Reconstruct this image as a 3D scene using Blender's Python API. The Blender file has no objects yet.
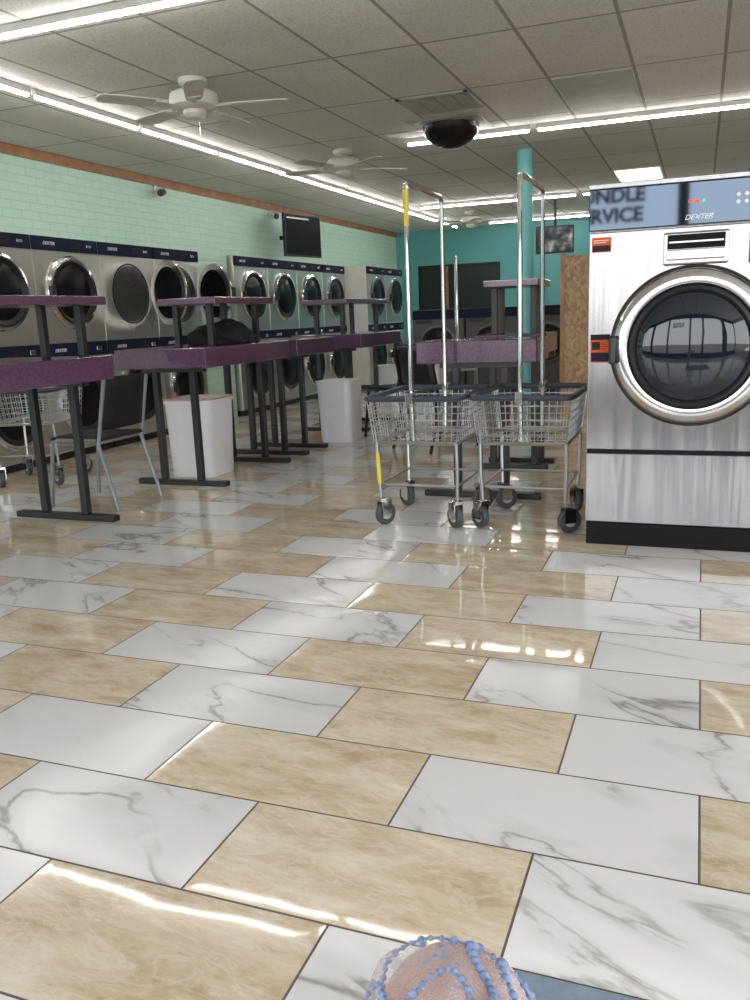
import bpy, bmesh, math, random
from mathutils import Vector, Matrix
random.seed(7)
SC = bpy.context.scene
COL = SC.collection
SC.view_settings.view_transform = 'Standard'
SC.view_settings.exposure = 0.15
PI = math.pi

# ------------------------------------------------------------------ materials
def newmat(name):
    m = bpy.data.materials.new(name); m.use_nodes = True
    nt = m.node_tree; b = nt.nodes['Principled BSDF']
    return m, nt, b
def simple(name, col, rough=0.5, metal=0.0, emit=0.0, ecol=None, coat=0.0, spec=0.5, noise=0.0, nscale=8.0, bump=0.0):
    m, nt, b = newmat(name)
    b.inputs['Base Color'].default_value = (*col, 1)
    b.inputs['Roughness'].default_value = rough
    b.inputs['Metallic'].default_value = metal
    b.inputs['Specular IOR Level'].default_value = spec
    if coat: b.inputs['Coat Weight'].default_value = coat; b.inputs['Coat Roughness'].default_value = 0.05
    if emit:
        b.inputs['Emission Color'].default_value = (*(ecol or col), 1); b.inputs['Emission Strength'].default_value = emit
    if noise or bump:
        tc = nt.nodes.new('ShaderNodeTexCoord'); n = nt.nodes.new('ShaderNodeTexNoise')
        n.inputs['Scale'].default_value = nscale; n.inputs['Detail'].default_value = 5
        nt.links.new(tc.outputs['Object'], n.inputs['Vector'])
        if noise:
            r = nt.nodes.new('ShaderNodeValToRGB')
            r.color_ramp.elements[0].position = 0.3; r.color_ramp.elements[1].position = 0.7
            r.color_ramp.elements[0].color = (*[c*(1-noise) for c in col], 1)
            r.color_ramp.elements[1].color = (*[min(1, c*(1+noise)) for c in col], 1)
            nt.links.new(n.outputs['Fac'], r.inputs['Fac']); nt.links.new(r.outputs['Color'], b.inputs['Base Color'])
        if bump:
            bp = nt.nodes.new('ShaderNodeBump'); bp.inputs['Strength'].default_value = bump; bp.inputs['Distance'].default_value = 0.01
            nt.links.new(n.outputs['Fac'], bp.inputs['Height']); nt.links.new(bp.outputs['Normal'], b.inputs['Normal'])
    return m
class NB:
    def __init__(s, nt): s.nt = nt
    def n(s, t, **kw):
        x = s.nt.nodes.new(t)
        for k, v in kw.items(): setattr(x, k, v)
        return x
    def l(s, a, b): s.nt.links.new(a, b)
    def m(s, op, a, b=None, c=None):
        x = s.n('ShaderNodeMath', operation=op)
        for i, v in enumerate((a, b, c)):
            if v is None: continue
            if isinstance(v, (int, float)): x.inputs[i].default_value = v
            else: s.l(v, x.inputs[i])
        return x.outputs[0]
    def ramp(s, f, *els):
        x = s.n('ShaderNodeValToRGB'); cr = x.color_ramp
        while len(cr.elements) < len(els): cr.elements.new(0.5)
        for e, (p, c) in zip(cr.elements, els): e.position = p; e.color = (*c, 1)
        s.l(f, x.inputs['Fac']); return x.outputs['Color']
    def mix(s, f, a, b):
        x = s.n('ShaderNodeMix', data_type='RGBA')
        for sock, v in ((x.inputs[0], f), (x.inputs[6], a), (x.inputs[7], b)):
            if isinstance(v, (int, float)): sock.default_value = v
            elif isinstance(v, tuple): sock.default_value = (*v, 1)
            else: s.l(v, sock)
        return x.outputs[2]
    def xyz(s, a, b, c=0.0):
        x = s.n('ShaderNodeCombineXYZ')
        for i, v in enumerate((a, b, c)):
            if isinstance(v, (int, float)): x.inputs[i].default_value = v
            else: s.l(v, x.inputs[i])
        return x.outputs[0]
    def noise(s, vec, scale, detail=5, rough=0.5, dist=0.0):
        x = s.n('ShaderNodeTexNoise'); s.l(vec, x.inputs['Vector'])
        x.inputs['Scale'].default_value = scale; x.inputs['Detail'].default_value = detail
        x.inputs['Roughness'].default_value = rough; x.inputs['Distortion'].default_value = dist
        return x.outputs['Fac']
    def vadd(s, a, b, op='ADD'):
        x = s.n('ShaderNodeVectorMath', operation=op); s.l(a, x.inputs[0])
        if isinstance(b, tuple): x.inputs[1].default_value = b
        else: s.l(b, x.inputs[1])
        return x.outputs[0]

def floor_material():
    m, nt, b = newmat('marble_and_travertine_tiles'); g = NB(nt)
    tc = g.n('ShaderNodeTexCoord'); sp = g.n('ShaderNodeSeparateXYZ'); g.l(tc.outputs['Object'], sp.inputs[0])
    X, Y = sp.outputs[0], sp.outputs[1]; L, P = 0.613, 0.309
    v = g.m('DIVIDE', g.m('SUBTRACT', Y, 1.479), P); row = g.m('FLOOR', v); fy = g.m('SUBTRACT', v, row)
    half = g.m('FRACT', g.m('MULTIPLY', row, 0.5))
    u = g.m('SUBTRACT', g.m('DIVIDE', g.m('SUBTRACT', X, -0.575), L), half); k = g.m('FLOOR', u); fx = g.m('SUBTRACT', u, k)
    par = g.m('MULTIPLY', g.m('FRACT', g.m('MULTIPLY', k, 0.5)), 2.0)
    dx = g.m('MULTIPLY', g.m('MINIMUM', fx, g.m('SUBTRACT', 1.0, fx)), L)
    dy = g.m('MULTIPLY', g.m('MINIMUM', fy, g.m('SUBTRACT', 1.0, fy)), P)
    d = g.m('MINIMUM', dx, dy); grout = g.m('LESS_THAN', d, 0.0025)
    wn = g.n('ShaderNodeTexWhiteNoise', noise_dimensions='3D'); g.l(g.xyz(k, row, 3.0), wn.inputs['Vector'])
    off = g.vadd(wn.outputs['Color'], (37.0, 23.0, 11.0), 'MULTIPLY')
    pos = g.vadd(tc.outputs['Object'], off)
    # white marble: thin warm grey veins running diagonally
    rot = g.n('ShaderNodeVectorRotate', rotation_type='Z_AXIS'); g.l(pos, rot.inputs['Vector']); rot.inputs['Angle'].default_value = 0.5
    sx = g.vadd(rot.outputs[0], (0.8, 2.0, 1.0), 'MULTIPLY')
    n1 = g.noise(sx, 1.4, 6, 0.5, 0.6)
    ab = g.m('ABSOLUTE', g.m('SUBTRACT', n1, 0.5))
    vein = g.m('MAXIMUM', g.m('SUBTRACT', 1.0, g.m('MULTIPLY', ab, 70.0)), 0.0)
    soft = g.m('MAXIMUM', g.m('SUBTRACT', 1.0, g.m('MULTIPLY', ab, 14.0)), 0.0)
    msk = g.noise(pos, 3.2, 3)
    mk = g.m('MULTIPLY', g.m('SUBTRACT', msk, 0.36), 5.0); mk = g.m('MINIMUM', g.m('MAXIMUM', mk, 0.0), 1.0)
    vv = g.m('MULTIPLY', mk, g.m('ADD', g.m('MULTIPLY', vein, 0.66), g.m('MULTIPLY', soft, 0.22)))
    white = g.mix(vv, (0.690, 0.677, 0.660), (0.26, 0.235, 0.205))
    # travertine: fine linear grain with a few cloudy patches
    warp = g.n('ShaderNodeTexNoise'); g.l(pos, warp.inputs['Vector']); warp.inputs['Scale'].default_value = 6.0; warp.inputs['Detail'].default_value = 3
    wp = g.vadd(pos, g.vadd(warp.outputs['Color'], (.05, .05, .05), 'MULTIPLY'))
    rt = g.n('ShaderNodeVectorRotate', rotation_type='Z_AXIS'); g.l(wp, rt.inputs['Vector']); rt.inputs['Angle'].default_value = 0.12
    st = g.vadd(rt.outputs[0], (1.0, 2.6, 1.0), 'MULTIPLY')
    n2 = g.noise(st, 4.2, 11, 0.72)
    cream = g.ramp(n2, (0.27, (0.40, 0.285, 0.17)), (0.42, (0.55, 0.43, 0.285)), (0.53, (0.64, 0.53, 0.38)), (0.70, (0.75, 0.67, 0.535)))
    pit = g.noise(st, 30.0, 3, 0.6)
    pm_ = g.m('MINIMUM', g.m('MAXIMUM', g.m('MULTIPLY', g.m('SUBTRACT', pit, 0.62), 9.0), 0.0), 1.0)
    cream = g.mix(g.m('MULTIPLY', pm_, 0.4), cream, (0.36, 0.25, 0.15))
    n3 = g.noise(st, 4.0, 6, 0.6, 1.2)
    v3 = g.m('MAXIMUM', g.m('SUBTRACT', 1.0, g.m('MULTIPLY', g.m('ABSOLUTE', g.m('SUBTRACT', n3, 0.5)), 30.0)), 0.0)
    cream = g.mix(g.m('MULTIPLY', v3, 0.28), cream, (0.79, 0.73, 0.62))
    tile = g.mix(par, white, cream)
    bri = g.m('ADD', g.m('MULTIPLY', wn.outputs['Value'], 0.12), 0.90)
    hs = g.n('ShaderNodeHueSaturation'); g.l(bri, hs.inputs['Value']); g.l(tile, hs.inputs['Color'])
    colr = g.mix(grout, hs.outputs['Color'], (0.10, 0.075, 0.055))
    g.l(colr, b.inputs['Base Color'])
    rough = g.m('SUBTRACT', 0.16, g.m('MULTIPLY', par, 0.10)); rough = g.m('ADD', rough, g.m('MULTIPLY', grout, 0.6))
    g.l(rough, b.inputs['Roughness'])
    g.l(g.m('ADD', 0.55, g.m('MULTIPLY', par, 0.30)), b.inputs['Specular IOR Level'])
    bp = g.n('ShaderNodeBump'); bp.inputs['Strength'].default_value = 1.0; bp.inputs['Distance'].default_value = 1.0
    e = g.m('MINIMUM', g.m('DIVIDE', d, 0.06), 1.0); e = g.m('SUBTRACT', 1.0, e)
    pil = g.m('MULTIPLY', g.m('MULTIPLY', e, e), -0.0005)
    sc = g.n('ShaderNodeSeparateColor'); g.l(wn.outputs['Color'], sc.inputs[0])
    tl = g.m('ADD', g.m('MULTIPLY', g.m('MULTIPLY', g.m('SUBTRACT', sc.outputs[0], 0.5), fx), L*0.03), g.m('MULTIPLY', g.m('MULTIPLY', g.m('SUBTRACT', sc.outputs[1], 0.5), fy), P*0.03))
    wav = g.m('MULTIPLY', g.noise(pos, 4.0, 1), 0.0018)
    g.l(g.m('ADD', g.m('ADD', pil, tl), wav), bp.inputs['Height']); g.l(bp.outputs['Normal'], b.inputs['Normal'])
    return m
def ceiling_material():
    m, nt, b = newmat('acoustic_ceiling_tiles'); g = NB(nt)
    tc = g.n('ShaderNodeTexCoord'); sp = g.n('ShaderNodeSeparateXYZ'); g.l(tc.outputs['Object'], sp.inputs[0])
    def cell(c, o, p):
        v = g.m('DIVIDE', g.m('SUBTRACT', c, o), p); k = g.m('FLOOR', v); f = g.m('SUBTRACT', v, k)
        return k, g.m('MULTIPLY', g.m('MINIMUM', f, g.m('SUBTRACT', 1.0, f)), p)
    kx, dx = cell(sp.outputs[0], -1.137, 0.61); ky, dy = cell(sp.outputs[1], 6.82, 1.22)
    bar = g.m('LESS_THAN', g.m('MINIMUM', dx, dy), 0.012)
    wn = g.n('ShaderNodeTexWhiteNoise', noise_dimensions='3D'); g.l(g.xyz(kx, ky, 1.0), wn.inputs['Vector'])
    fine = g.noise(tc.outputs['Object'], 60.0, 4, 0.7); big = g.noise(tc.outputs['Object'], 1.3, 4)
    c = g.ramp(fine, (0.32, (0.51, 0.48, 0.44)), (0.5, (0.75, 0.72, 0.675)))
    hs = g.n('ShaderNodeHueSaturation'); g.l(c, hs.inputs['Color'])
    g.l(g.m('ADD', g.m('MULTIPLY', wn.outputs['Value'], 0.12), g.m('ADD', g.m('MULTIPLY', big, 0.25), 0.80)), hs.inputs['Value'])
    g.l(g.mix(bar, hs.outputs['Color'], (0.34, 0.315, 0.28)), b.inputs['Base Color'])
    b.inputs['Roughness'].default_value = 0.9
    bp = g.n('ShaderNodeBump'); bp.inputs['Strength'].default_value = 0.35; bp.inputs['Distance'].default_value = 0.004
    g.l(g.m('ADD', fine, g.m('MULTIPLY', bar, 2.0)), bp.inputs['Height']); g.l(bp.outputs['Normal'], b.inputs['Normal'])
    return m
def brick_material():
    m, nt, b = newmat('mint_painted_brick'); g = NB(nt)
    tc = g.n('ShaderNodeTexCoord'); sp = g.n('ShaderNodeSeparateXYZ'); g.l(tc.outputs['Object'], sp.inputs[0])
    vec = g.xyz(g.m('ADD', sp.outputs[1], sp.outputs[0]), sp.outputs[2])
    br = g.n('ShaderNodeTexBrick'); g.l(vec, br.inputs['Vector'])
    br.inputs['Scale'].default_value = 1.0; br.inputs['Brick Width'].default_value = 0.24; br.inputs['Row Height'].default_value = 0.08
    br.inputs['Mortar Size'].default_value = 0.009; br.inputs['Mortar Smooth'].default_value = 1.0
    br.inputs['Color1'].default_value = (0.61, 0.87, 0.73, 1); br.inputs['Color2'].default_value = (0.65, 0.90, 0.77, 1)
    br.inputs['Mortar'].default_value = (0.53, 0.79, 0.66, 1)
    g.l(br.outputs['Color'], b.inputs['Base Color']); b.inputs['Roughness'].default_value = 0.5
    bp = g.n('ShaderNodeBump'); bp.inputs['Strength'].default_value = 0.45; bp.inputs['Distance'].default_value = 0.006; bp.invert = True
    g.l(g.m('ADD', br.outputs['Fac'], g.m('MULTIPLY', g.noise(tc.outputs['Object'], 25.0, 3), 0.5)), bp.inputs['Height'])
    g.l(bp.outputs['Normal'], b.inputs['Normal'])
    return m
def purple_material():
    m, nt, b = newmat('purple_glitter_laminate'); g = NB(nt)
    tc = g.n('ShaderNodeTexCoord')
    n = g.noise(tc.outputs['Object'], 230.0, 2, 0.7); n2 = g.noise(tc.outputs['Object'], 30.0, 3)
    c = g.ramp(n, (0.35, (0.070, 0.025, 0.068)), (0.57, (0.115, 0.050, 0.105)), (0.66, (0.19, 0.11, 0.175)), (0.76, (0.46, 0.38, 0.45)))
    g.l(g.mix(g.m('MULTIPLY', n2, 0.5), c, (0.110, 0.048, 0.100)), b.inputs['Base Color'])
    b.inputs['Roughness'].default_value = 0.18; b.inputs['Coat Weight'].default_value = 0.35
    return m
def brushed_material(name, col, rough, bstr=0.3, metal=1.0):
    m, nt, b = newmat(name); g = NB(nt)
    tc = g.n('ShaderNodeTexCoord')
    n = g.noise(g.vadd(tc.outputs['Object'], (160.0, 160.0, 1.2), 'MULTIPLY'), 1.0, 3)
    sm = g.noise(g.vadd(tc.outputs['Object'], (6.0, 6.0, 0.45), 'MULTIPLY'), 1.4, 2, 0.4, 0.3)
    g.l(g.ramp(n, (0.3, tuple(c*0.94 for c in col)), (0.7, col)), b.inputs['Base Color'])
    b.inputs['Metallic'].default_value = metal; b.inputs['Roughness'].default_value = rough
    bp = g.n('ShaderNodeBump'); bp.inputs['Strength'].default_value = bstr; bp.inputs['Distance'].default_value = 0.02
    g.l(sm, bp.inputs['Height']); g.l(bp.outputs['Normal'], b.inputs['Normal'])
    return m
def osb_material():
    m, nt, b = newmat('oriented_strand_board'); g = NB(nt)
    tc = g.n('ShaderNodeTexCoord'); vo = g.n('ShaderNodeTexVoronoi'); vo.inputs['Scale'].default_value = 55.0
    nn = g.n('ShaderNodeTexNoise'); nn.inputs['Scale'].default_value = 12.0; g.l(tc.outputs['Object'], nn.inputs['Vector'])
    g.l(g.vadd(g.vadd(tc.outputs['Object'], g.vadd(nn.outputs['Color'], (.05, .05, .05), 'MULTIPLY')), (1.0, 1.0, 0.45), 'MULTIPLY'), vo.inputs['Vector'])
    sp = g.n('ShaderNodeSeparateColor'); g.l(vo.outputs['Color'], sp.inputs[0])
    g.l(g.ramp(sp.outputs[0], (0.0, (0.30, 0.18, 0.09)), (0.5, (0.43, 0.28, 0.15)), (1.0, (0.53, 0.38, 0.23))), b.inputs['Base Color'])
    b.inputs['Roughness'].default_value = 0.7
    return m
def fabric_material():
    m, nt, b = newmat('sheer_blue_flowered_fabric'); g = NB(nt)
    tc = g.n('ShaderNodeTexCoord')
    vo = g.n('ShaderNodeTexVoronoi'); vo.inputs['Scale'].default_value = 95.0; g.l(tc.outputs['Object'], vo.inputs['Vector'])
    nz = g.noise(tc.outputs['Object'], 24.0, 2)
    fl = g.m('MULTIPLY', g.m('LESS_THAN', vo.outputs['Distance'], 0.30), g.m('GREATER_THAN', nz, 0.53))
    weave = g.noise(tc.outputs['Object'], 500.0, 1)
    fold = g.noise(g.vadd(tc.outputs['Object'], (3.0, 1.0, 1.0), 'MULTIPLY'), 14.0, 2)
    g.l(g.mix(fl, g.mix(fold, (0.72, 0.60, 0.58), (0.66, 0.66, 0.72)), (0.24, 0.31, 0.50)), b.inputs['Base Color'])
    al = g.m('MINIMUM', g.m('ADD', g.m('MULTIPLY', g.m('MULTIPLY', weave, fold), 1.25), g.m('MULTIPLY', fl, .55)), 1.0)
    g.l(al, b.inputs['Alpha']); b.inputs['Roughness'].default_value = 0.85
    return m
def tvpicture_material():
    m, nt, b = newmat('dim_tv_picture'); g = NB(nt)
    tc = g.n('ShaderNodeTexCoord'); n = g.noise(tc.outputs['Object'], 6.0, 2)
    c = g.ramp(n, (0.40, (0.01, 0.012, 0.016)), (0.52, (0.05, 0.06, 0.07)), (0.62, (0.20, 0.17, 0.15)), (0.72, (0.4, 0.4, 0.4)))
    g.l(c, b.inputs['Base Color']); g.l(c, b.inputs['Emission Color']); b.inputs['Emission Strength'].default_value = 0.45
    return m

M = dict(
    floor=floor_material(), ceiling=ceiling_material(), brick=brick_material(), purple=purple_material(),
    steel=brushed_material('brushed_stainless_steel', (0.310, 0.310, 0.310), 0.18, 0.75),
    dsteel=brushed_material('dryer_steel', (0.62, 0.595, 0.555), 0.30, 0.3, 0.9),
    osb=osb_material(), fabric=fabric_material(), tvpic=tvpicture_material(),
    teal=simple('teal_paint', (0.12, 0.42, 0.42), 0.5, noise=0.05, nscale=2),
    tealcol=simple('teal_gloss_paint', (0.17, 0.54, 0.53), 0.3, noise=0.03),
    plainwall=simple('off_white_paint', (0.7, 0.72, 0.68), 0.7, noise=0.04, nscale=2),
    wood=simple('stained_wood_trim', (0.40, 0.19, 0.08), 0.4, noise=0.25, nscale=6),
    black=simple('black_powder_coat', (0.014, 0.014, 0.016), 0.35),
    kick=simple('matt_black_kick_plate', (0.008, 0.008, 0.009), 0.6, spec=0.15),
    frontframe=simple('dark_bronze_frame', (0.03, 0.028, 0.025), 0.5),
    blackplastic=simple('black_plastic', (0.015, 0.015, 0.017), 0.3, noise=0.1),
    tyre=simple('grey_caster_tyre', (0.055, 0.06, 0.065), 0.45),
    chrome=simple('chrome', (0.66, 0.66, 0.66), 0.12, 1.0),
    dispchrome=simple('satin_dispenser_chrome', (0.40, 0.40, 0.40), 0.22, 1.0),
    wire=simple('zinc_wire', (0.48, 0.49, 0.50), 0.3, 1.0),
    darkrim=simple('slate_vinyl_bumper', (0.035, 0.045, 0.065), 0.45),
    navy=simple('navy_control_panel', (0.012, 0.017, 0.042), 0.6, spec=0.15),
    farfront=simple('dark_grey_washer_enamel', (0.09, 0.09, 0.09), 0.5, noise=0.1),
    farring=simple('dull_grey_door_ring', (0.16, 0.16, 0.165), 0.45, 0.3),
    bluepanel=simple('blue_metallic_panel', (0.070, 0.090, 0.120), 0.04, 1.0),
    glass=simple('dark_blue_door_glass', (0.007, 0.011, 0.019), 0.04, spec=0.75),
    greenglass=simple('dark_dryer_glass', (0.008, 0.009, 0.010), 0.22, spec=0.18),
    drum=simple('dim_drum', (0.085, 0.085, 0.08), 0.35, 0.3, noise=0.3, nscale=60),
    gasket=simple('black_gasket', (0.01, 0.01, 0.01), 0.5),
    white=simple('white_plastic', (0.78, 0.78, 0.76), 0.4, noise=0.04),
    binwhite=simple('white_bin_plastic', (0.82, 0.82, 0.85), 0.35, noise=0.03),
    pink=simple('faint_red_bin_rim', (0.72, 0.36, 0.35), 0.5),
    fan=simple('almond_fan_enamel', (0.72, 0.69, 0.62), 0.35, noise=0.04),
    blade=simple('pale_fan_blade', (0.66, 0.63, 0.57), 0.5, noise=0.08),
    tube=simple('lit_light_tube', (1, 1, 1), 0.5, emit=27.0, ecol=(1.0, 0.975, 0.95)),
    panel=simple('lit_ceiling_panel', (1, 1, 1), 0.5, emit=1.8, ecol=(1.0, 0.86, 0.56)),
    fixture=simple('white_fixture_enamel', (0.60, 0.60, 0.58), 0.4),
    screen=simple('tv_screen', (0.006, 0.007, 0.009), 0.5, spec=0.08),
    chair=simple('charcoal_chair_plastic', (0.012, 0.013, 0.015), 0.6, noise=0.1, spec=0.25),
    chairmetal=simple('grey_chair_tube', (0.26, 0.28, 0.30), 0.35, 0.6),
    red=simple('orange_red_sticker', (0.66, 0.10, 0.02), 0.6, spec=0.2),
    ink=simple('dark_ink', (0.02, 0.02, 0.03), 0.6, spec=0.2),
    wtext=simple('pale_lettering', (0.85, 0.85, 0.87), 0.4, emit=0.1),
    yellow=simple('yellow_tape', (0.66, 0.54, 0.06), 0.5),
    led=simple('red_display', (0.6, 0.02, 0.01), 0.4, emit=1.2, ecol=(1, 0.05, 0.02)),
    greenled=simple('green_display', (0.05, 0.5, 0.1), 0.4, emit=0.8, ecol=(0.1, 0.9, 0.3)),
    mirrordome=simple('smoked_dome', (0.010, 0.008, 0.008), 0.22, spec=0.25),
    grill=simple('grey_vent_metal', (0.42, 0.40, 0.37), 0.5, noise=0.1),
    darkroom=simple('dark_doorway', (0.012, 0.022, 0.021), 0.4),  # near-black colour paints in the gloom of the back opening
    cloth=simple('black_bag_cloth', (0.008, 0.008, 0.009), 0.85, noise=0.2, bump=0.5, nscale=30),
    skin=simple('pinkish_tan_skin', (0.66, 0.41, 0.32), 0.5, noise=0.08, nscale=18, bump=0.05),
    blueyarn=simple('blue_bead_yarn', (0.20, 0.27, 0.43), 0.8, noise=0.3, nscale=90),
    mat=simple('slate_blue_mat', (0.19, 0.25, 0.31), 0.7, noise=0.15, nscale=40),
    asphalt=simple('asphalt', (0.26, 0.235, 0.20), 0.9, noise=0.15, nscale=3),
    letter=simple('window_vinyl_letters', (0.005, 0.008, 0.02), 0.8, spec=0.1),
)

# ------------------------------------------------------------------ geometry helpers
class MB:
    def __init__(s): s.bm = bmesh.new(); s.curved = False
    def box(s, x0, x1, y0, y1, z0, z1, bev=0.0, seg=2, mtx=None):
        r = bmesh.ops.create_cube(s.bm, size=1.0)
        vs = r['verts']
        for v in vs:
            v.co = Vector(((x0+x1)/2 + v.co.x*(x1-x0), (y0+y1)/2 + v.co.y*(y1-y0), (z0+z1)/2 + v.co.z*(z1-z0)))
        if bev > 0:
            es = list({e for v in vs for e in v.link_edges})
            rr = bmesh.ops.bevel(s.bm, geom=es, offset=bev, segments=seg, affect='EDGES', profile=0.5)
            vs = list({v for f in rr['faces'] for v in f.verts} | {v for v in vs if v.is_valid})
        if mtx is not None:
            for v in vs: v.co = mtx @ v.co
        return s
    def bar(s, p0, p1, r, n=8, r1=None):
        s.curved = True
        p0, p1 = Vector(p0), Vector(p1); d = p1-p0; L = d.length
        if L < 1e-6: return s
        q = d.to_track_quat('Z', 'Y').to_matrix().to_4x4(); q.translation = (p0+p1)/2
        bmesh.ops.create_cone(s.bm, cap_ends=True, segments=n, radius1=r, radius2=r if r1 is None else r1, depth=L, matrix=q)
        return s
    def path(s, pts, r, n=8, closed=False):
        s.curved = True
        pts = [Vector(p) for p in pts]; N = len(pts); rings = []
        prev = None
        for i, p in enumerate(pts):
            if closed: t = (pts[(i+1) % N]-pts[i-1])
            else: t = pts[min(i+1, N-1)]-pts[max(i-1, 0)]
            t.normalize()
            if prev is None:
                a = Vector((0, 0, 1)) if abs(t.z) < 0.9 else Vector((1, 0, 0)); u = t.cross(a).normalized()
            else:
                u = (prev - t*prev.dot(t)).normalized()
            prev = u; w = t.cross(u)
            rings.append([s.bm.verts.new(p + u*r*math.cos(2*PI*k/n) + w*r*math.sin(2*PI*k/n)) for k in range(n)])
        for i in range(N if closed else N-1):
            a, b = rings[i], rings[(i+1) % N]
            for k in range(n): s.bm.faces.new((a[k], a[(k+1) % n], b[(k+1) % n], b[k]))
        if not closed:
            s.bm.faces.new(rings[0]); s.bm.faces.new(list(reversed(rings[-1])))
        return s
    def lathe(s, prof, c=(0, 0, 0), axis='Z', n=48, sx=1.0):
        s.curved = True
        c = Vector(c); rings = []
        for r, h in prof:
            ring = []
            if r < 1e-6:
                p = Vector((0, 0, h)) if axis == 'Z' else Vector((0, h, 0))
                rings.append([s.bm.verts.new(c+p)]); continue
            for k in range(n):
                a = 2*PI*k/n
                p = Vector((r*math.cos(a)*sx, r*math.sin(a), h)) if axis == 'Z' else Vector((r*math.cos(a), h, r*math.sin(a)))
                ring.append(s.bm.verts.new(c+p))
            rings.append(ring)
        for a, b in zip(rings, rings[1:]):
            if len(a) == 1 and len(b) == 1: continue
            for k in range(n):
                k2 = (k+1) % n
                if len(a) == 1: s.bm.faces.new((a[0], b[k], b[k2]))
                elif len(b) == 1: s.bm.faces.new((a[k], a[k2], b[0]))
                else: s.bm.faces.new((a[k], a[k2], b[k2], b[k]))
        return s
    def ball(s, c, r, sub=2, sc=(1, 1, 1)):
        s.curved = True
        mt = Matrix.Translation(Vector(c)) @ Matrix.Diagonal((r*sc[0], r*sc[1], r*sc[2], 1))
        bmesh.ops.create_icosphere(s.bm, subdivisions=sub, radius=1.0, matrix=mt); return s
    def build(s, name, mat, parent=None, smooth=True, loc=None, rot=None):
        bmesh.ops.recalc_face_normals(s.bm, faces=s.bm.faces)
        me = bpy.data.meshes.new(name); s.bm.to_mesh(me); s.bm.free()
        me.materials.append(mat)
        if smooth and s.curved:
            for p in me.polygons: p.use_smooth = True
            try: me.set_sharp_from_angle(angle=math.radians(35))
            except Exception: pass
        o = bpy.data.objects.new(name, me); COL.objects.link(o)
        if parent: o.parent = parent
        if loc: o.location = loc
        if rot: o.rotation_euler = rot
        return o
def tag(o, label, cat, group=None):
    o['label'] = label; o['category'] = cat
    if group: o['group'] = group
    return o
def thing(name, label, cat, loc=(0, 0, 0), rz=0.0, group=None):
    o = bpy.data.objects.new(name, None); COL.objects.link(o); o.location = loc; o.rotation_euler = (0, 0, rz)
    o.empty_display_size = 0.1
    return tag(o, label, cat, group)
def copytree(o, parent=None):
    c = o.copy(); COL.objects.link(c)
    if parent: c.parent = parent
    for ch in list(o.children): copytree(ch, c)
    return c
def dup(o, label, loc, rz=None, group=None):
    c = copytree(o); c.location = loc
    if rz is not None: c.rotation_euler = (0, 0, rz)
    c['label'] = label
    if group: c['group'] = group
    return c
def text(name, body, size, mat, parent, loc, rot=(PI/2, 0, 0), ext=0.0008, shear=0.0, bold=0.0):
    cu = bpy.data.curves.new(name, 'FONT'); cu.body = body; cu.size = size; cu.extrude = ext; cu.align_x = 'CENTER'; cu.align_y = 'CENTER'
    cu.shear = shear; cu.offset = bold; cu.resolution_u = 3
    t = bpy.data.objects.new(name, cu); COL.objects.link(t)
    bpy.context.view_layer.update()
    me = bpy.data.meshes.new_from_object(t.evaluated_get(bpy.context.evaluated_depsgraph_get()))
    bpy.data.objects.remove(t); me.materials.clear(); me.materials.append(mat)
    o = bpy.data.objects.new(name, me); COL.objects.link(o)
    if parent: o.parent = parent
    o.location = loc; o.rotation_euler = rot
    return o
def struct(name, mb, mat, parent=None):
    o = mb.build(name, mat, parent, smooth=False)
    if not parent: o['kind'] = 'structure'
    return o

# ------------------------------------------------------------------ camera
CAM_H = 1.05
Vx, Vy, Pp = Vector((-1850, 405)), Vector((702, 303)), Vector((375, 500))
f = math.sqrt(-(Vx-Pp).dot(Vy-Pp))
yv = Vector((Vy.x-Pp.x, Pp.y-Vy.y, -f)).normalized()
xv = -Vector((Vx.x-Pp.x, Pp.y-Vx.y, -f)).normalized()
zv = xv.cross(yv).normalized(); xv = yv.cross(zv).normalized()
cam = bpy.data.cameras.new('camera'); co = bpy.data.objects.new('camera', cam); COL.objects.link(co)
R = Matrix((xv, yv, zv)).to_4x4(); R.translation = Vector((0, 0, CAM_H)); co.matrix_world = R
cam.sensor_fit = 'VERTICAL'; cam.sensor_height = 36.0; cam.lens = 36.0*f/1000.0; cam.clip_start = 0.02
SC.camera = co

# ------------------------------------------------------------------ room shell
XL, XR, YF, YB, H = -6.05, 3.2, -1.3, 17.4, 2.73
struct('floor', MB().box(XL-.1, XR+.1, YF-.1, YB+.1, -.08, 0), M['floor'])
struct('ceiling', MB().box(XL-.1, XR+.1, YF-.1, YB+.1, H, H+.08), M['ceiling'])
struct('wall_left', MB().box(XL-.1, XL, YF, YB, 0, H), M['brick'])
struct('wall_right', MB().box(XR, XR+.1, 3.0, YB, 0, H).box(XR, XR+.1, YF, 3.0, 0, .4).box(XR, XR+.1, YF, 3.0, 2.5, H), M['plainwall'])
struct('wall_left_infill', MB().box(-4.98, -4.86, 7.67, 8.34, 0, 1.76), M['brick'])
struct('wall_back', MB().box(XL, -5.58, YB, YB+.1, 0, H).box(-3.84, XR, YB, YB+.1, 0, H).box(-5.58, -3.84, YB, YB+.1, 2.03, H), M['teal'])
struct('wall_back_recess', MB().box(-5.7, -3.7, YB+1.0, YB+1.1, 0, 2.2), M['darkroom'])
d1 = struct('dark_opening_fill', MB().box(-5.55, -3.87, YB+.04, YB+.07, 0.01, 2.0), M['darkroom'])  # sheet across the open doorway, its shade put into the colour
MB().box(-5.58, -5.55, YB-.01, YB+.08, 0, 2.03).box(-3.87, -3.84, YB-.01, YB+.08, 0, 2.03).box(-5.58, -3.84, YB-.01, YB+.08, 2.0, 2.03).build('door_frame', M['darkroom'], d1, smooth=False)
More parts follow.
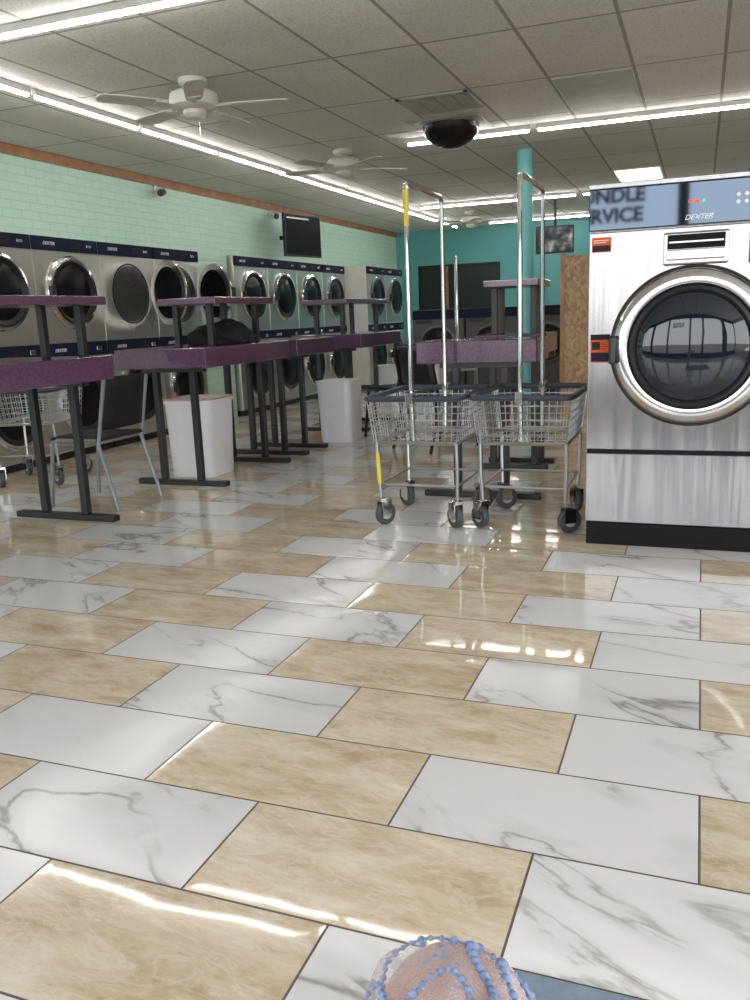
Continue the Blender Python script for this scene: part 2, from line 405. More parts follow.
MB().box(-4.98, -4.94, YB-.02, YB+.08, 0, 2.0).build('door_post', M['wood'], d1, smooth=False)
struct('trim_1', MB().box(XL, XL+.03, YF, YB, H-.09, H), M['wood'])
struct('trim_2', MB().box(XL, XR, YB-.03, YB, H-.07, H), M['teal'])
fw = MB().box(XL, XR, YF-.1, YF, 0, 0.30).box(XL, XR, YF-.1, YF, 2.45, H)
for x, hw in ((XL, .06), (-4.7, .05), (-3.1, .16), (-1.50, .05), (-.20, .05), (.52, .05), (1.9, .16), (XR, .05)): fw.box(x-hw, x+hw, YF-.1, YF, .30, 2.45)
struct('wall_front', fw, M['frontframe'])
wl = text('window_1', 'BUNDLE\nSERVICE', .185, M['letter'], None, (-.90, YF-.03, 2.00), rot=(PI/2, 0, 0), bold=.008)
wl['kind'] = 'structure'
struct('ground_outside', MB().box(-40, 40, -60, YF-.12, -.2, -.1), M['asphalt'])

# ------------------------------------------------------------------ large washer on the right
def big_washer():
    t = thing('commercial_washer', 'big stainless steel front loading washer with blue control panel beside the carts', 'washing machine', (-.032, 3.80, 0))
    w = .424
    MB().box(-w, w, .012, .98, .10, 1.54, .006).build('body', M['steel'], t)
    MB().box(-w+.004, w-.004, .0, .96, 0, .10).build('base', M['kick'], t, smooth=False)
    MB().box(-w, w, -.004, .012, .435, 1.355, .004).build('front_panel', M['steel'], t)
    MB().box(-w, w, -.004, .012, .105, .418, .004).build('lower_panel', M['steel'], t)
    MB().box(-w+.003, w-.003, .004, .0115, .418, .435).build('panel_gap', M['kick'], t, smooth=False)
    cp = MB().box(-w, w, -.022, .012, 1.36, 1.525, .004).build('control_panel', M['bluepanel'], t)
    cp['label'] = 'glossy blue control panel'
    MB().box(-w-.002, w+.002, -.026, .05, 1.525, 1.546, .003).build('top_trim', M['steel'], t)
    MB().box(-.035, -.022, -.0245, -.022, 1.445, 1.455).box(-.012, .006, -.0245, -.022, 1.445, 1.455).build('display_digit', M['led'], cp, smooth=False)
    MB().box(.018, .028, -.0245, -.022, 1.445, 1.455).build('indicator_light', M['greenled'], cp, smooth=False)
    for i in range(4):
        for j in range(2):
            MB().lathe([(.0, -.027), (.008, -.027), (.009, -.022)], (.15+.03*i, 0, 1.435+.028*j), 'Y', 12).build('button', M['white'], cp)
    text('lettering', 'DEXTER', .029, M['wtext'], cp, (.005, -.0235, 1.388), shear=.35)
    dz = .875
    d = MB().lathe([(.265, -.006), (.318, -.006), (.322, -.018), (.316, -.03), (.306, -.044), (.282, -.054), (.258, -.050), (.246, -.035), (.246, -.006)], (0, 0, dz), 'Y', 72).build('door', M['chrome'], t)
    MB().lathe([(.323, -.004), (.331, -.006), (.331, -.016), (.321, -.02)], (0, 0, dz), 'Y', 72).build('door_seal', M['gasket'], t)
    MB().lathe([(.248, -.03), (.246, -.050), (.232, -.056), (.222, -.046)], (0, 0, dz), 'Y', 72).build('gasket_ring', M['gasket'], d)
    MB().lathe([(.226, -.045), (.216, -.056), (.185, -.069), (.14, -.080), (.08, -.0875), (.03, -.0905), (0, -.091)], (0, 0, dz), 'Y', 72).build('glass', M['glass'], d)
    MB().box(-.330, -.302, -.078, -.02, dz-.065, dz+.055, .010).build('handle', M['blackplastic'], d)
    MB().box(.29, .34, -.05, -.004, dz-.09, dz+.09, .008).build('hinge', M['chrome'], d)
    s = MB().box(-.125, .125, -.022, -.004, 1.205, 1.335, .008).build('soap_dispenser', M['dispchrome'], t)
    MB().box(-.110, .110, -.0235, -.0215, 1.268, 1.325, .0008).build('dispenser_opening', M['kick'], s)
    MB().box(-.104, .104, -.030, -.0235, 1.290, 1.300, .002).build('dispenser_lip', M['dispchrome'], s)
    MB().box(-.112, .112, -.034, -.022, 1.225, 1.266, .004).build('dispenser_drawer', M['dispchrome'], s)
    c = MB().box(.20, .30, -.024, -.004, 1.20, 1.335, .006).build('coin_slot', M['blackplastic'], t)
    MB().box(.235, .242, -.026, -.024, 1.25, 1.30).build('slot', M['chrome'], c, smooth=False)
    a = MB().box(-.412, -.330, -.0055, -.004, .815, .935).build('warning_sticker', M['red'], t, smooth=False)
    MB().box(-.412, -.330, -.0065, -.0055, .912, .935).build('sticker_header', M['navy'], a, smooth=False)
    MB().box(-.406, -.372, -.0065, -.0055, .870, .903).build('sticker_picture', M['ink'], a, smooth=False)
    MB().box(-.409, -.333, -.0065, -.0055, .820, .858).build('sticker_footer', M['navy'], a, smooth=False)
    for i in range(4): MB().box(-.366, -.339-.006*(i % 2), -.0065, -.0055, .898-.008*i, .9005-.008*i).build('print_line', M['ink'], a, smooth=False)
    b = MB().box(-.412, -.334, -.0055, -.004, 1.275, 1.335).build('notice_sticker', M['red'], t, smooth=False)
    MB().box(-.409, -.337, -.0065, -.0055, 1.278, 1.303).build('sticker_band', M['ink'], b, smooth=False)
    for i in range(2): MB().box(-.405, -.343-.01*i, -.0065, -.0055, 1.322-.009*i, 1.3245-.009*i).build('print_line', M['wtext'], b, smooth=False)
    return t
big_washer()

# ------------------------------------------------------------------ stacked dryers
def door_part(parent, hx, hz, r=.30, ang=0.0, glass='greenglass', ring='chrome'):
    d = MB().lathe([(r-.055, -.004), (r, -.004), (r+.004, -.02), (r-.008, -.036), (r-.05, -.042), (r-.062, -.03), (r-.062, -.004)], (-r, 0, 0), 'Y', 40).build('door', M[ring], parent, loc=(hx, 0, hz), rot=(0, 0, ang))
    MB().lathe([(r-.03, -.041), (r-.045, -.046), (r-.085, -.02)], (-r, 0, 0), 'Y', 40).build('gasket_ring', M['gasket'], d)
    MB().lathe([(r-.070, -.024), (r-.12, -.034), (.08, -.042), (0, -.044)], (-r, 0, 0), 'Y', 40).build('glass', M[glass], d)
    MB().box(-2*r-.01, -2*r+.045, -.065, -.03, -.05, .05, .008).build('handle', M['blackplastic'], d)
    return d
def stack(label, loc, rz, openup=False, white=False, group='stacked dryers along the left wall'):
    t = thing('stacked_dryer', label, 'dryer', loc, rz, group)
    w = .386; body = M['white'] if white else M['dsteel']
    MB().box(-w, w, .0, 1.05, .06, 1.76, .006).build('body', body, t)
    MB().box(-w+.01, w-.01, .03, 1.03, 0, .06).build('base', M['black'], t, smooth=False)
    MB().box(-w+.004, w-.004, -.006, .0, .075, .80, .003).build('lower_panel', M['dsteel'], t)
    MB().box(-w+.004, w-.004, -.006, .0, .95, 1.645, .003).build('upper_panel', M['dsteel'], t)
    for z0, z1 in ((1.652, 1.755), (.82, .935)):
        c = MB().box(-w+.004, w-.004, -.014, .0, z0, z1, .004).build('control_panel', M['navy'], t)
        text('lettering', 'DEXTER', .036, M['wtext'], c, (-.20, -.015, (z0+z1)/2), shear=.3)
        MB().box(.06, .17, -.017, -.014, z0+.03, z1-.02).build('display', M['ink'], c, smooth=False)
        MB().box(.24, .30, -.020, -.014, z0+.04, z1-.04, .003).build('coin_slot', M['chrome'], c)
    door_part(t, .30, .45, .285)
    if openup:
        MB().lathe([(.25, -.012), (.262, -.012), (.262, -.002), (.245, .002)], (.015, 0, 1.33), 'Y', 40).build('opening_rim', M['gasket'], t)
        MB().lathe([(.245, -.009), (0, -.009)], (.015, 0, 1.33), 'Y', 40).build('drum', M['drum'], t)
        door_part(t, .325, 1.33, .285, math.radians(66))
    else:
        door_part(t, .30, 1.33, .285)
    return t
FX = -4.80
stack('stacked dryer with closed doors at the left picture edge', (FX, 4.93, 0), PI/2)
stack('stacked dryer with closed dark upper door, second from the left picture edge', (FX, 5.71, 0), PI/2)
stack('stacked dryer with open upper door and dim round drum showing', (FX, 6.49, 0), PI/2, True)
stack('stacked dryer with open upper door swung beside the mint brick gap', (FX, 7.27, 0), PI/2, True)
lab2 = ['stacked dryer just right of the mint brick gap', 'second stacked dryer past the mint brick gap', 'third stacked dryer past the mint brick gap', 'stacked dryer next to the taller white sided machines']
p0 = stack(lab2[0], (FX, 8.75, 0), PI/2)
for i in range(1, 4): dup(p0, lab2[i], (FX, 8.75+.785*i, 0))
q = stack('white sided stacked dryer, nearer of the pair jutting out near back corner', (-4.53, 12.05, 0), PI/2, white=True, group='white sided dryers near the back corner')
dup(q, 'white sided stacked dryer, farther of the pair jutting out near back corner', (-4.53, 12.85, 0))

# ------------------------------------------------------------------ far washers facing the camera
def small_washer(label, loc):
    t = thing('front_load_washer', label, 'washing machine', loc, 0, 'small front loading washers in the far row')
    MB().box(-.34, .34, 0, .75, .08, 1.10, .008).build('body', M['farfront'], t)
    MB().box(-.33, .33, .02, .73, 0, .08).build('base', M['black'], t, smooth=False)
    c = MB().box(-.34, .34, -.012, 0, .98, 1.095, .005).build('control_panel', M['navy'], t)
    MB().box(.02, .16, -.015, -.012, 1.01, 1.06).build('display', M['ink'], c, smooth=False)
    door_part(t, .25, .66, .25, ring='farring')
    MB().box(-.30, -.08, -.01, 0, .93, .97, .004).build('soap_dispenser', M['blackplastic'], t)
    return t
names = ['leftmost', 'second from left', 'third from left', 'rightmost']
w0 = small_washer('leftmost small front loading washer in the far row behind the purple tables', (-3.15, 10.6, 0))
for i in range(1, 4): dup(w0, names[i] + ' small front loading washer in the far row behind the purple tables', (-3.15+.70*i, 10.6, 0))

# ------------------------------------------------------------------ folding tables
def table(label, x0, x1, y0, y1, feet, shelf=None, group='purple topped folding tables', sz=1.17, fw_=.34, sx=.225):
    cx, cy = (x0+x1)/2, (y0+y1)/2
    t = thing('folding_table', label, 'table', (cx, cy, 0), 0, group)
    MB().box(x0-cx, x1-cx, y0-cy, y1-cy, .775, .90, .006).build('tabletop', M['purple'], t)
    for fy in feet:
        p = MB().box(-fw_, fw_, fy-cy-.03, fy-cy+.03, .0, .035, .006).build('foot', M['black'], t)
        for s in (-1, 1):
            MB().box(s*.14-.021, s*.14+.021, fy-cy-.021, fy-cy+.021, .035, .775, .004).build('leg', M['black'], p)
        MB().box(-.23, .23, fy-cy-.03, fy-cy+.03, .745, .775, .003).build('crossbar', M['black'], p)
    if shelf:
        s0, s1 = shelf
        s = MB().box(-sx, sx, s0-cy, s1-cy, sz, sz+.045, .006).build('shelf', M['purple'], t)
        for fy in (max(s0+.08, y0+.12), s1-.12):
            for sg in (-1, 1):
                MB().box(sg*.13-.02, sg*.13+.02, fy-cy-.02, fy-cy+.02, .90, sz, .003).build('shelf_post', M['black'], s)
    return t
table('nearest purple folding table with shelf, cut off by left picture edge', -3.66, -2.95, 2.0, 3.79, (2.2, 3.70), (2.0, 3.95))
table('purple folding table with the black bag under its shelf', -3.53, -2.85, 4.55, 5.72, (4.70, 5.60), (4.90, 5.72))
table('short purple folding table without a shelf between shelved tables', -3.55, -2.85, 5.84, 6.55, (5.95, 6.32))
table('farthest shelved purple folding table in the left row', -3.55, -2.85, 7.15, 8.25, (7.3, 8.05), (7.15, 8.25))
table('speckled purple folding table without shelf right behind the two tall carts', -1.49, -.81, 4.56, 4.92, (4.68,))
table('small shelved purple table behind the speckled one near the teal column', -1.38, -.92, 5.50, 5.95, (5.6, 5.85), (5.5, 5.95), sz=1.20, fw_=.23, sx=.18)

# black bag
b = MB(); b.ball((0, 0, 0), 1.0, 4)
for v in b.bm.verts:
    c = v.co; n = math.sin(c.x*5+c.y*3)*.08 + math.sin(c.y*9+1.3)*.06 + math.sin(c.x*11+c.z*7)*.04
    k = 1+n; z = c.z*k
    v.co = Vector((c.x*.23*k, c.y*.25*k, max(0, (z+.35)*.118*(1-.30*abs(c.y)))))
bag = thing('duffel_bag', 'slumped black cloth bag on purple table under shelf', 'bag', (-3.15, 5.29, .902))
b.build('bag_body', M['cloth'], bag)
MB().path([(.05, -.14, .09), (.10, -.10, .125), (.12, 0, .14), (.10, .10, .125), (.05, .14, .09)], .012, 8).build('handle', M['cloth'], bag)

# ------------------------------------------------------------------ carts
def cart(label, loc, rz, rack=True, tape=False, group='wire laundry carts', seed=1):
    rnd = random.Random(seed)
    t = thing('laundry_cart', label, 'cart', loc, rz, group)
    hx, hy, bx_, by_ = .238, .315, .212, .285; zt, zb = .655, .440
    def rr(a, c, z, r=.05, n=4):
        pts = []
        for sx, sy, a0 in ((1, 1, 0), (-1, 1, PI/2), (-1, -1, PI), (1, -1, 3*PI/2)):
            for i in range(n+1):
                an = a0+PI/2*i/n; pts.append((sx*(a-r)+r*math.cos(an)*1.0, sy*(c-r)+r*math.sin(an), z))
        return pts
    MB().path(rr(hx, hy, zt), .015, 8, True).build('rim_bumper', M['darkrim'], t)
    m = MB()
    nr = 6
    for i in range(nr+1):
        k = i/nr; m.path(rr(hx+(bx_-hx)*k, hy+(by_-hy)*k, zt+(zb-zt)*k, .04, 2), .0024 if 0 < i < nr else .005, 5, True)
    for i in range(13):
        k = -1+2*i/12
        for s in (-1, 1):
            m.bar((k*(hx-.03), s*hy, zt), (k*(bx_-.02), s*by_, zb), .0020, 5)
    for i in range(16):
        k = -1+2*i/15
        for s in (-1, 1):
            m.bar((s*hx, k*(hy-.03), zt), (s*bx_, k*(by_-.02), zb), .0020, 5)
    for i in range(9):
        k = -1+2*i/8; m.bar((k*bx_, -by_, zb), (k*bx_, by_, zb), .0018, 5)
    for i in range(7):
        k = -1+2*i/6; m.bar((-bx_, k*by_, zb), (bx_, k*by_, zb), .0018, 5)
    m.build('basket', M['wire'], t)
    MB().path(rr(.205, .245, .430, .03, 3), .009, 8, True).build('upper_frame', M['wire'], t)
    fr = MB()
    fr.path(rr(.200, .230, .215, .03, 3), .0065, 8, True)
    fr.build('lower_frame', M['wire'], t)
    for sx in (-1, 1):
        for sy in (-1, 1):
            MB().path([(sx*.205, sy*.245, .43), (sx*.206, sy*.238, .30), (sx*.20, sy*.225, .145)], .0095, 8).build('leg', M['wire'], t)
            ra = rnd.uniform(.5, 1.15) * (1 if rnd.random() < .75 else -1)
            ca = MB().box(-.024, .024, -.02, .02, .126, .142).box(-.026, -.021, -.012, .045, .05, .132).box(.021, .026, -.012, .045, .05, .132).build('caster', M['chrome'], t, smooth=False, loc=(sx*.20, sy*.225, 0), rot=(0, 0, ra))
            MB().lathe([(.030, -.015), (.052, -.015), (.058, -.010), (.060, 0), (.058, .010), (.052, .015), (.030, .015)], (0, 0, 0), 'Z', 28).build('wheel', M['tyre'], ca, loc=(0, .022, .060), rot=(0, PI/2, 0))
            MB().lathe([(0, -.014), (.030, -.014), (.031, -.012), (.031, .012), (.030, .014), (0, .014)], (0, 0, 0), 'Z', 24).build('hub', M['grill'], ca, loc=(0, .022, .060), rot=(0, PI/2, 0))
    if rack:
        zt2 = 1.64; r = MB(); zc = zb+.01; yy = hy-.022
        pts = [(0, -by_+.008, zc), (0, -yy, zt-.02), (0, -yy, zt2-.03)]
        for i in range(1, 5):
            a = PI/2*i/4; pts.append((0, -yy+.03*(1-math.cos(a)), zt2-.03+.03*math.sin(a)))
        pts2 = [(0, -y, z) for (x, y, z) in reversed(pts)]
        r.path(pts+pts2, .0115, 10)
        rk = r.build('hanging_rack', M['chrome'], t)
        for sy in (-1, 1):
            MB().box(-.018, .018, sy*hy-.025, sy*hy+.02, zt-.025, zt+.03, .004).build('rack_bracket', M['chrome'], rk)
        if tape:
            MB().bar((0, -yy, 1.45), (0, -yy, 1.61), .0125, 10).build('tape', M['yellow'], rk)
            MB().bar((-.203, -.233, .22), (-.206, -.242, .38), .0108, 10).build('tape', M['yellow'], t)
    return t
cart('tall wire laundry cart with yellow tape on its hanging pole', (-1.290, 4.155, 0), 0, True, True, seed=1)
cart('tall wire laundry cart right beside the big stainless washer', (-.770, 4.19, 0), 0, seed=5)
cart('low wire laundry cart without rack beside the dryers at left edge', (-4.32, 4.66, 0), .35, rack=False, seed=3)
cart('distant laundry cart with hanging rack beyond the left table row', (-2.55, 9.3, 0), .3, seed=4)

# ------------------------------------------------------------------ chairs
def chair(label, loc, rz, mat, metal, sc=1.0):
    t = thing('stacking_chair', label, 'chair', loc, rz, None); t.scale = (sc, sc, sc)
    m = MB()
    m.box(-.21, .21, -.21, .18, .425, .445, .009)
    m.build('seat', mat, t)
    g = MB(); g.curved = True; vs = []
    for j in range(6):
        z = .49+.32*j/5; row = []
        for i in range(9):
            x = -.205+.41*i/8; y = .180+.06*(j/5)+.03*(1-(x/.21)**2)
            row.append(g.bm.verts.new((x*(1-.06*(j/5)**2), y, z)))
        vs.append(row)
    for j in range(5):
        for i in range(8): g.bm.faces.new((vs[j][i], vs[j][i+1], vs[j+1][i+1], vs[j+1][i]))
    o = g.build('backrest', mat, t); s = o.modifiers.new('s', 'SOLIDIFY'); s.thickness = .014
    for sx in (-1, 1):
        MB().path([(sx*.225, -.24, .0), (sx*.215, -.19, .41), (sx*.215, -.15, .428), (sx*.215, .15, .428)], .0125, 8).build('leg', metal, t)
        MB().path([(sx*.225, .27, .0), (sx*.215, .16, .40), (sx*.213, .18, .50), (sx*.210, .245, .80)], .0125, 8).build('leg', metal, t)
    return t
chair('charcoal chair with silver tube legs between the two nearest tables', (-3.38, 4.14, 0), -PI/2, M['chair'], M['chairmetal'], .95)
chair('black chair beside the second white trash bin', (-2.45, 7.05, 0), -2.0, M['blackplastic'], M['black'])
chair('black chair seen just left of the tall carts', (-1.95, 6.45, 0), 2.6, M['blackplastic'], M['black'])

# ------------------------------------------------------------------ trash bins
def bin_(label, loc, w, h, rz=0.0, rim='pink'):
    t = thing('trash_bin', label, 'trash bin', loc, rz, 'white plastic trash bins')
    def ring(bm, a, z, n=6, r=.06):
        vs = []
        for sx, sy, a0 in ((1, 1, 0), (-1, 1, PI/2), (-1, -1, PI), (1, -1, 3*PI/2)):
            for i in range(n):
                an = a0+PI/2*i/(n-1); vs.append(bm.verts.new((sx*(a-r)+r*math.cos(an), sy*(a-r)+r*math.sin(an), z)))
        return vs
    def skin(bm, rs):
        for a, c in zip(rs, rs[1:]):
            for k in range(len(a)): bm.faces.new((a[k], a[(k+1) % len(a)], c[(k+1) % len(a)], c[k]))
    m = MB(); m.curved = True; bm = m.bm
    rs = [ring(bm, w*.435, 0), ring(bm, w*.445, .02), ring(bm, w*.485, h-.03), ring(bm, w*.51, h-.028), ring(bm, w*.51, h), ring(bm, w*.48, h), ring(bm, w*.42, .03)]
    skin(bm, rs); bm.faces.new(rs[0]); bm.faces.new(rs[-1])
    m.build('body', M['binwhite'], t)
    m = MB(); bm = m.bm
    rs = [ring(bm, w*.512, h-.006), ring(bm, w*.518, h-.005), ring(bm, w*.518, h+.004), ring(bm, w*.495, h+.004), ring(bm, w*.49, h-.003)]
    skin(bm, rs); m.build('rim', M[rim], t)
    m = MB(); bm = m.bm
    rs = [ring(bm, w*.476, h-.003), ring(bm, w*.474, h-.10), ring(bm, w*.42, h-.13)]
    skin(bm, rs); bm.faces.new(rs[-1]); m.build('liner', M['white'], t)
    return t
bin_('largest white trash bin with faint red rim under the bag table', (-3.28, 5.10, 0), .38, .54)
bin_('white trash bin at the corner of the short purple table', (-2.90, 6.73, 0), .33, .52, rim='white')
bin_('small distant white trash bin at far end of table row', (-3.12, 8.72, 0), .30, .52, rim='white')
bin_('small distant white trash bin, right one of the far pair', (-2.72, 8.72, 0), .30, .52, rim='white')

# ------------------------------------------------------------------ teal column, OSB partition
tag(MB().bar((-1.845, 9.62, 0), (-1.845, 9.62, H), .085, 32).build('support_column', M['tealcol']), 'round bright teal support column rising to the ceiling', 'column')
o = thing('strand_board_partition', 'raw strand board partition behind the big washer', 'partition', (-.5, 8.6, 0))
MB().box(-.76, 1.5, -.01, .01, 0, 1.55).build('board', M['osb'], o, smooth=False)
MB().box(-.80, -.76, -.02, .06, 0, 1.57).build('post', M['wood'], o, smooth=False)
MB().box(-.76, 1.5, .01, .05, 1.51, 1.55).build('top_rail', M['wood'], o, smooth=False)

# ------------------------------------------------------------------ ceiling fittings
def strip(label, p, along, L):
    t = thing('strip_light', label, 'ceiling light', p, 0 if along == 'Y' else PI/2, 'lit tube strip lights on the ceiling')
    MB().box(-.014, .014, -L/2, L/2, -.045, 0, .004).build('housing', M['fixture'], t)
    MB().bar((0, -L/2+.02, -.056), (0, L/2-.02, -.056), .012, 12).build('tube', M['tube'], t)
ordn = ['first', 'second', 'third', 'fourth', 'fifth', 'sixth', 'seventh', 'eighth', 'ninth', 'tenth', 'eleventh', 'twelfth']
for i in range(11):
    strip(f'{ordn[i]} tube from the near end of the long strip light line above the dryers', (-4.52, 2.67+1.27*i+.635, H), 'Y', 1.23)
for Y, xs_, nm in ((4.15, [(-3.25, 2.42), (-.77, 2.42), (1.71, 2.42)], 'front cross row nearest the camera'), (8.37, [(-2.16, 1.22), (-.29, 2.42), (2.0, 2.1)], 'cross row above the washer'), (13.3, [(-3.0, 2.42), (-.5, 2.42)], 'cross row behind the column'), (16.3, [(-2.6, 2.42), (-.1, 2.42)], 'farthest cross row')):
    for i, (x, L) in enumerate(xs_): strip(f'{["left", "middle", "right"][i] if len(xs_)==3 else ["left", "right"][i]} strip light of the {nm}', (x, Y, H), 'X', L)
pl = thing('ceiling_light_panel', 'warm square cornered light panel in the ceiling above the big washer', 'ceiling light', (-.832, 12.2, H))
MB().box(-.30, .30, -.6, .6, -.012, 0).build('frame', M['fixture'], pl, smooth=False)
MB().box(-.27, .27, -.57, .57, -.016, -.012).build('diffuser', M['panel'], pl, smooth=False)
def vent(name, label, x, y, lx, ly, cat):
    t = thing(name, label, cat, (x, y, H))
    MB().box(-lx/2, lx/2, -ly/2, -ly/2+.03, -.015, 0).box(-lx/2, lx/2, ly/2-.03, ly/2, -.015, 0).box(-lx/2, -lx/2+.03, -ly/2, ly/2, -.015, 0).box(lx/2-.03, lx/2, -ly/2, ly/2, -.015, 0).build('frame', M['grill'], t, smooth=False)
    m = MB(); k = int(ly/.045)
    for i in range(k):
        yy = -ly/2+.04+i*(ly-.08)/(k-1); m.box(-lx/2+.03, lx/2-.03, yy-.008, yy+.008, -.014, -.002)
    for i in range(1, 4): m.box(-lx/2+i*lx/4-.006, -lx/2+i*lx/4+.006, -ly/2+.03, ly/2-.03, -.014, -.002)
    m.build('slats', M['grill'], t, smooth=False)
vent('air_vent', 'square slatted air vent in the ceiling in front of the black dome', -2.052, 7.13, .58, .58, 'vent')
rp = MB().box(-1.11, -.55, 6.85, 8.01, H-.012, H)
tag(rp.build('return_air_panel', M['grill'], smooth=False), 'plain grey rectangular panel set in the ceiling grid', 'ceiling panel')
dm = thing('dome_mirror', 'smoked black dome hanging under the ceiling beside the vent', 'security dome', (-2.20, 7.95, H))
MB().box(-.33, .33, -.33, .33, -.015, 0, .006).build('mount', M['grill'], dm)
pr = [(.260, -.014)]+[(.258*math.cos(a), -.02-.19*math.sin(a)) for a in [PI/2*i/12 for i in range(12)]]+[(0, -.21)]
MB().lathe(pr, (0, 0, 0), 'Z', 48).build('dome', M['mirrordome'], dm)

def fan(label, loc, a0):
    t = thing('ceiling_fan', label, 'ceiling fan', loc, a0, 'ceiling fans')
    MB().lathe([(0, 0), (.10, 0), (.10, -.03), (.07, -.045), (.04, -.05), (.04, -.065), (.12, -.075), (.165, -.10), (.175, -.14), (.165, -.18), (.12, -.205), (0, -.21)], (0, 0, 0), 'Z', 36).build('motor_housing', M['fan'], t)
    MB().lathe([(.08, -.205), (.08, -.235), (.055, -.26), (.0, -.268)], (0, 0, 0), 'Z', 24).build('switch_housing', M['fan'], t)
    MB().bar((.03, 0, -.25), (.03, 0, -.40), .0025, 5).build('pull_chain', M['chrome'], t)
    for k in range(5):
        a = 2*PI*k/5; mt = Matrix.Rotation(a, 4, 'Z') @ Matrix.Translation((0, 0, -.175)) @ Matrix.Rotation(math.radians(9), 4, 'X')
        m = MB(); pts = [(.20, .055), (.30, .062), (.50, .070), (.63, .068), (.67, .045), (.68, 0)]
        ring = [(x, y) for x, y in pts]+[(x, -y) for x, y in reversed(pts[:-1])]
        top = [m.bm.verts.new(mt @ Vector((x, y, .004))) for x, y in ring]; bot = [m.bm.verts.new(mt @ Vector((x, y, -.004))) for x, y in ring]
        m.bm.faces.new(top); m.bm.faces.new(list(reversed(bot)))
        for i in range(len(ring)):
            j = (i+1) % len(ring); m.bm.faces.new((top[i], bot[i], bot[j], top[j]))
        bl = m.build('blade', M['blade'], t, smooth=False)
        arm = MB().box(.11, .27, -.018, .018, -.012, -.004, mtx=mt).box(.20, .28, -.045, .045, -.011, -.004, mtx=mt)
        arm.build('blade_arm', M['fan'], bl)
    return t
f1 = fan('nearest and largest almond ceiling fan at upper left', (-3.42, 5.58, H), .25)
f2 = dup(f1, 'middle almond ceiling fan between the two others', (-3.52, 8.55, H), .6)
f3 = dup(f1, 'farthest small ceiling fan near the teal back wall', (-3.75, 14.7, H), .1)

# security cameras on the left wall
def seccam(label, y, z):
    t = thing('security_camera', label, 'security camera', (XL, y, z), 0, 'bullet cameras on the mint wall')
    MB().bar((0, 0, 0), (.02, 0, 0), .045, 20).build('mount', M['white'], t)
    MB().path([(.02, 0, 0), (.09, 0, .0), (.11, -.03, -.02)], .012, 8).build('arm', M['white'], t)
    MB().bar((.08, .05, -.03), (.17, -.14, -.07), .038, 20).build('camera_body', M['blackplastic'], t)
seccam('small bullet camera on the mint wall above the open dryers', 8.85, 2.60)
seccam('small bullet camera on the mint wall beside the left television', 11.75, 2.60)

# televisions
def tv(label, loc, rz, w, h, ceil):
    t = thing('television', label, 'television', loc, rz, 'wall televisions')
    MB().box(-w/2, w/2, 0, .05, -h/2, h/2, .01).build('frame', M['blackplastic'], t)
    s = MB().box(-w/2+.02, w/2-.02, -.004, 0, -h/2+.025, h/2-.02).build('screen', M['tvpic' if ceil else 'screen'], t, smooth=False)
    if not ceil: MB().box(-w/2+.05, w/2-.3, -.0055, -.004, h/2-.075, h/2-.055).build('caption', M['wtext'], s, smooth=False)
    if ceil: MB().bar((0, .07, 0), (0, .07, H-loc[2]), .02, 12).build('bracket', M['black'], t)
    else: MB().box(-.04, .04, .05, .42, -.03, .03).build('bracket', M['black'], t)
tv('larger dark television tilted out from the mint wall at left', (-5.50, 11.7, 2.24), math.radians(78), .86, .60, False)
tv('smaller dimly lit television hanging near the teal back wall', (-2.22, 14.0, 2.12), 0, .60, .42, True)

# ------------------------------------------------------------------ floor mat and the seated person's knee
tag(MB().box(-.24, .55, .35, 1.16, .001, .010, .003).build('floor_mat', M['mat']), 'slate blue mat edge on the tiles beside the knee', 'mat')
me = bpy.data.meshes.new('person')
J = [((-.035, -.02, .532), .090), ((-.070, .16, .536), .084), ((-.115, .34, .534), .074), ((-.144, .46, .530), .066), ((-.157, .53, .518), .063), ((-.163, .572, .485), .060),
     ((-.166, .582, .42), .054), ((-.169, .575, .31), .053), ((-.172, .567, .18), .040), ((-.174, .57, .085), .033), ((-.177, .605, .05), .034), ((-.18, .685, .038), .034), ((-.185, .755, .03), .026)]
me.from_pydata([j[0] for j in J], [(i, i+1) for i in range(len(J)-1)], [])
person = bpy.data.objects.new('person', me); COL.objects.link(person); me.materials.append(M['skin'])
sk = person.modifiers.new('skin', 'SKIN')
for i, v in enumerate(me.skin_vertices[0].data):
    v.radius = (J[i][1], J[i][1]); v.use_root = (i == 0)
sk.use_smooth_shade = True
person.modifiers.new('sub', 'SUBSURF').levels = 3; person.modifiers['sub'].render_levels = 3
tag(person, 'seated person with bare bent knee under sheer blue flowered fabric, at bottom edge', 'person')
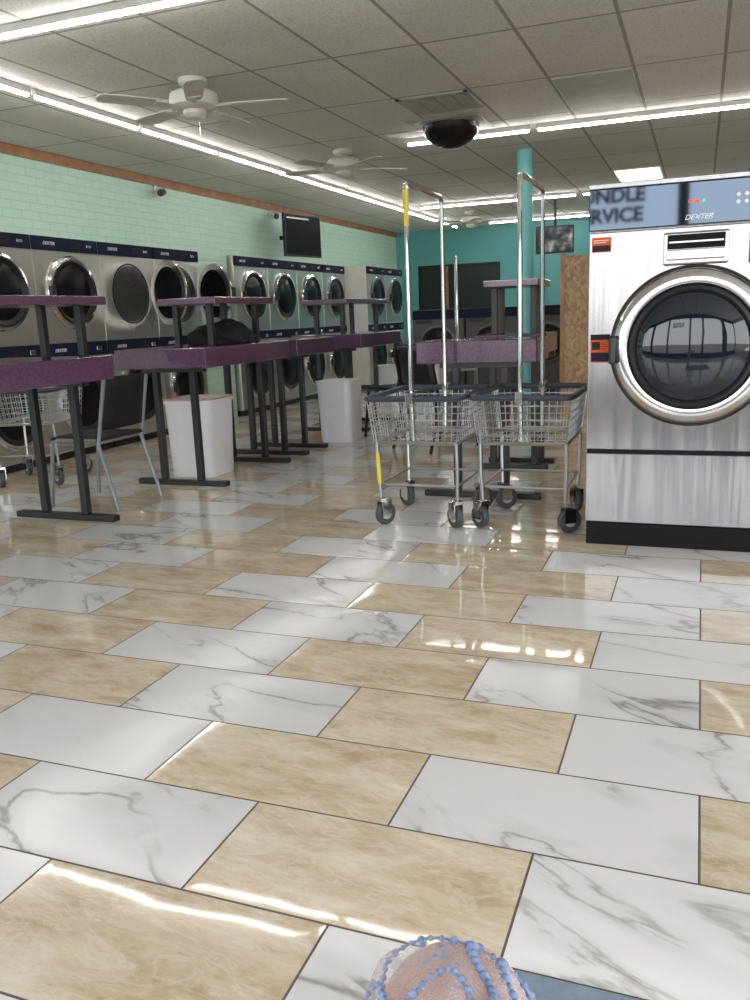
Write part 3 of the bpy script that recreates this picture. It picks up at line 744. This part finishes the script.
def onknee(a, y, k2=1.0):
    ks = [(p, r) for p, r in J[:6]]
    for (p, r), (p2, r2) in zip(ks, ks[1:]):
        if y <= p2[1]:
            k = max(0, (y-p[1])/(p2[1]-p[1])); break
    else: k = 1
    c = Vector(p).lerp(Vector(p2), k); rr = (r+(r2-r)*k)*0.97*k2+.003
    return c+Vector((math.sin(a)*rr, 0, math.cos(a)*rr))
def hem_y(t): return .548+.008*math.sin(t*9.0)+.004*math.sin(t*23.0)
fb = MB(); fb.curved = True; rows = []
for j in range(41):
    row = []
    for i in range(49):
        a = -1.75+3.5*i/48; y = -.02+(hem_y(i/48)+.02)*j/40
        rip = .0022*math.sin(i*.55+j*.22)+.0014*math.sin(j*.5-i*.4)
        row.append(fb.bm.verts.new(onknee(a, y)+Vector((math.sin(a), 0, math.cos(a)))*(.004+rip)))
    rows.append(row)
for j in range(40):
    for i in range(48): fb.bm.faces.new((rows[j][i], rows[j][i+1], rows[j+1][i+1], rows[j+1][i]))
fb.build('skirt', M['fabric'], person)
rp_ = random.Random(3)
strands = [
    [onknee(-1.5+3.0*i/60, hem_y(.07+.86*i/60), 1.075) for i in range(61)],
    [onknee(.35+.14*math.sin(i*.20), .36+.185*i/60, 1.075) for i in range(61)],
    [onknee(.66+.10*math.sin(i*.27+2), .36+.18*i/60, 1.08) for i in range(61)],
    [onknee(-1.2+1.5*i/60, .47+.022*math.sin(i*.16), 1.075) for i in range(61)],
]
for si, st in enumerate(strands):
    pm = MB(); pm.path(st, .0011, 6)
    for i in range(0, 61, 3 if si in (0, 3) else 2):
        pm.ball(st[i], rp_.uniform(.0021, .0034) if si in (0, 3) else rp_.uniform(.0028, .0044), 2)
    pm.build('beaded_strand', M['blueyarn'], person)

# ------------------------------------------------------------------ light
w = bpy.data.worlds.new('world'); SC.world = w; w.use_nodes = True; nt = w.node_tree; g = NB(nt)
bg = nt.nodes['Background']; tc = g.n('ShaderNodeTexCoord'); sp = g.n('ShaderNodeSeparateXYZ'); g.l(tc.outputs['Generated'], sp.inputs[0])
g.l(g.ramp(sp.outputs[2], (0.0, (0.93, 0.92, 0.90)), (0.15, (0.92, 0.94, 0.97)), (0.6, (0.76, 0.84, 0.97))), bg.inputs['Color'])
bg.inputs['Strength'].default_value = 4.4
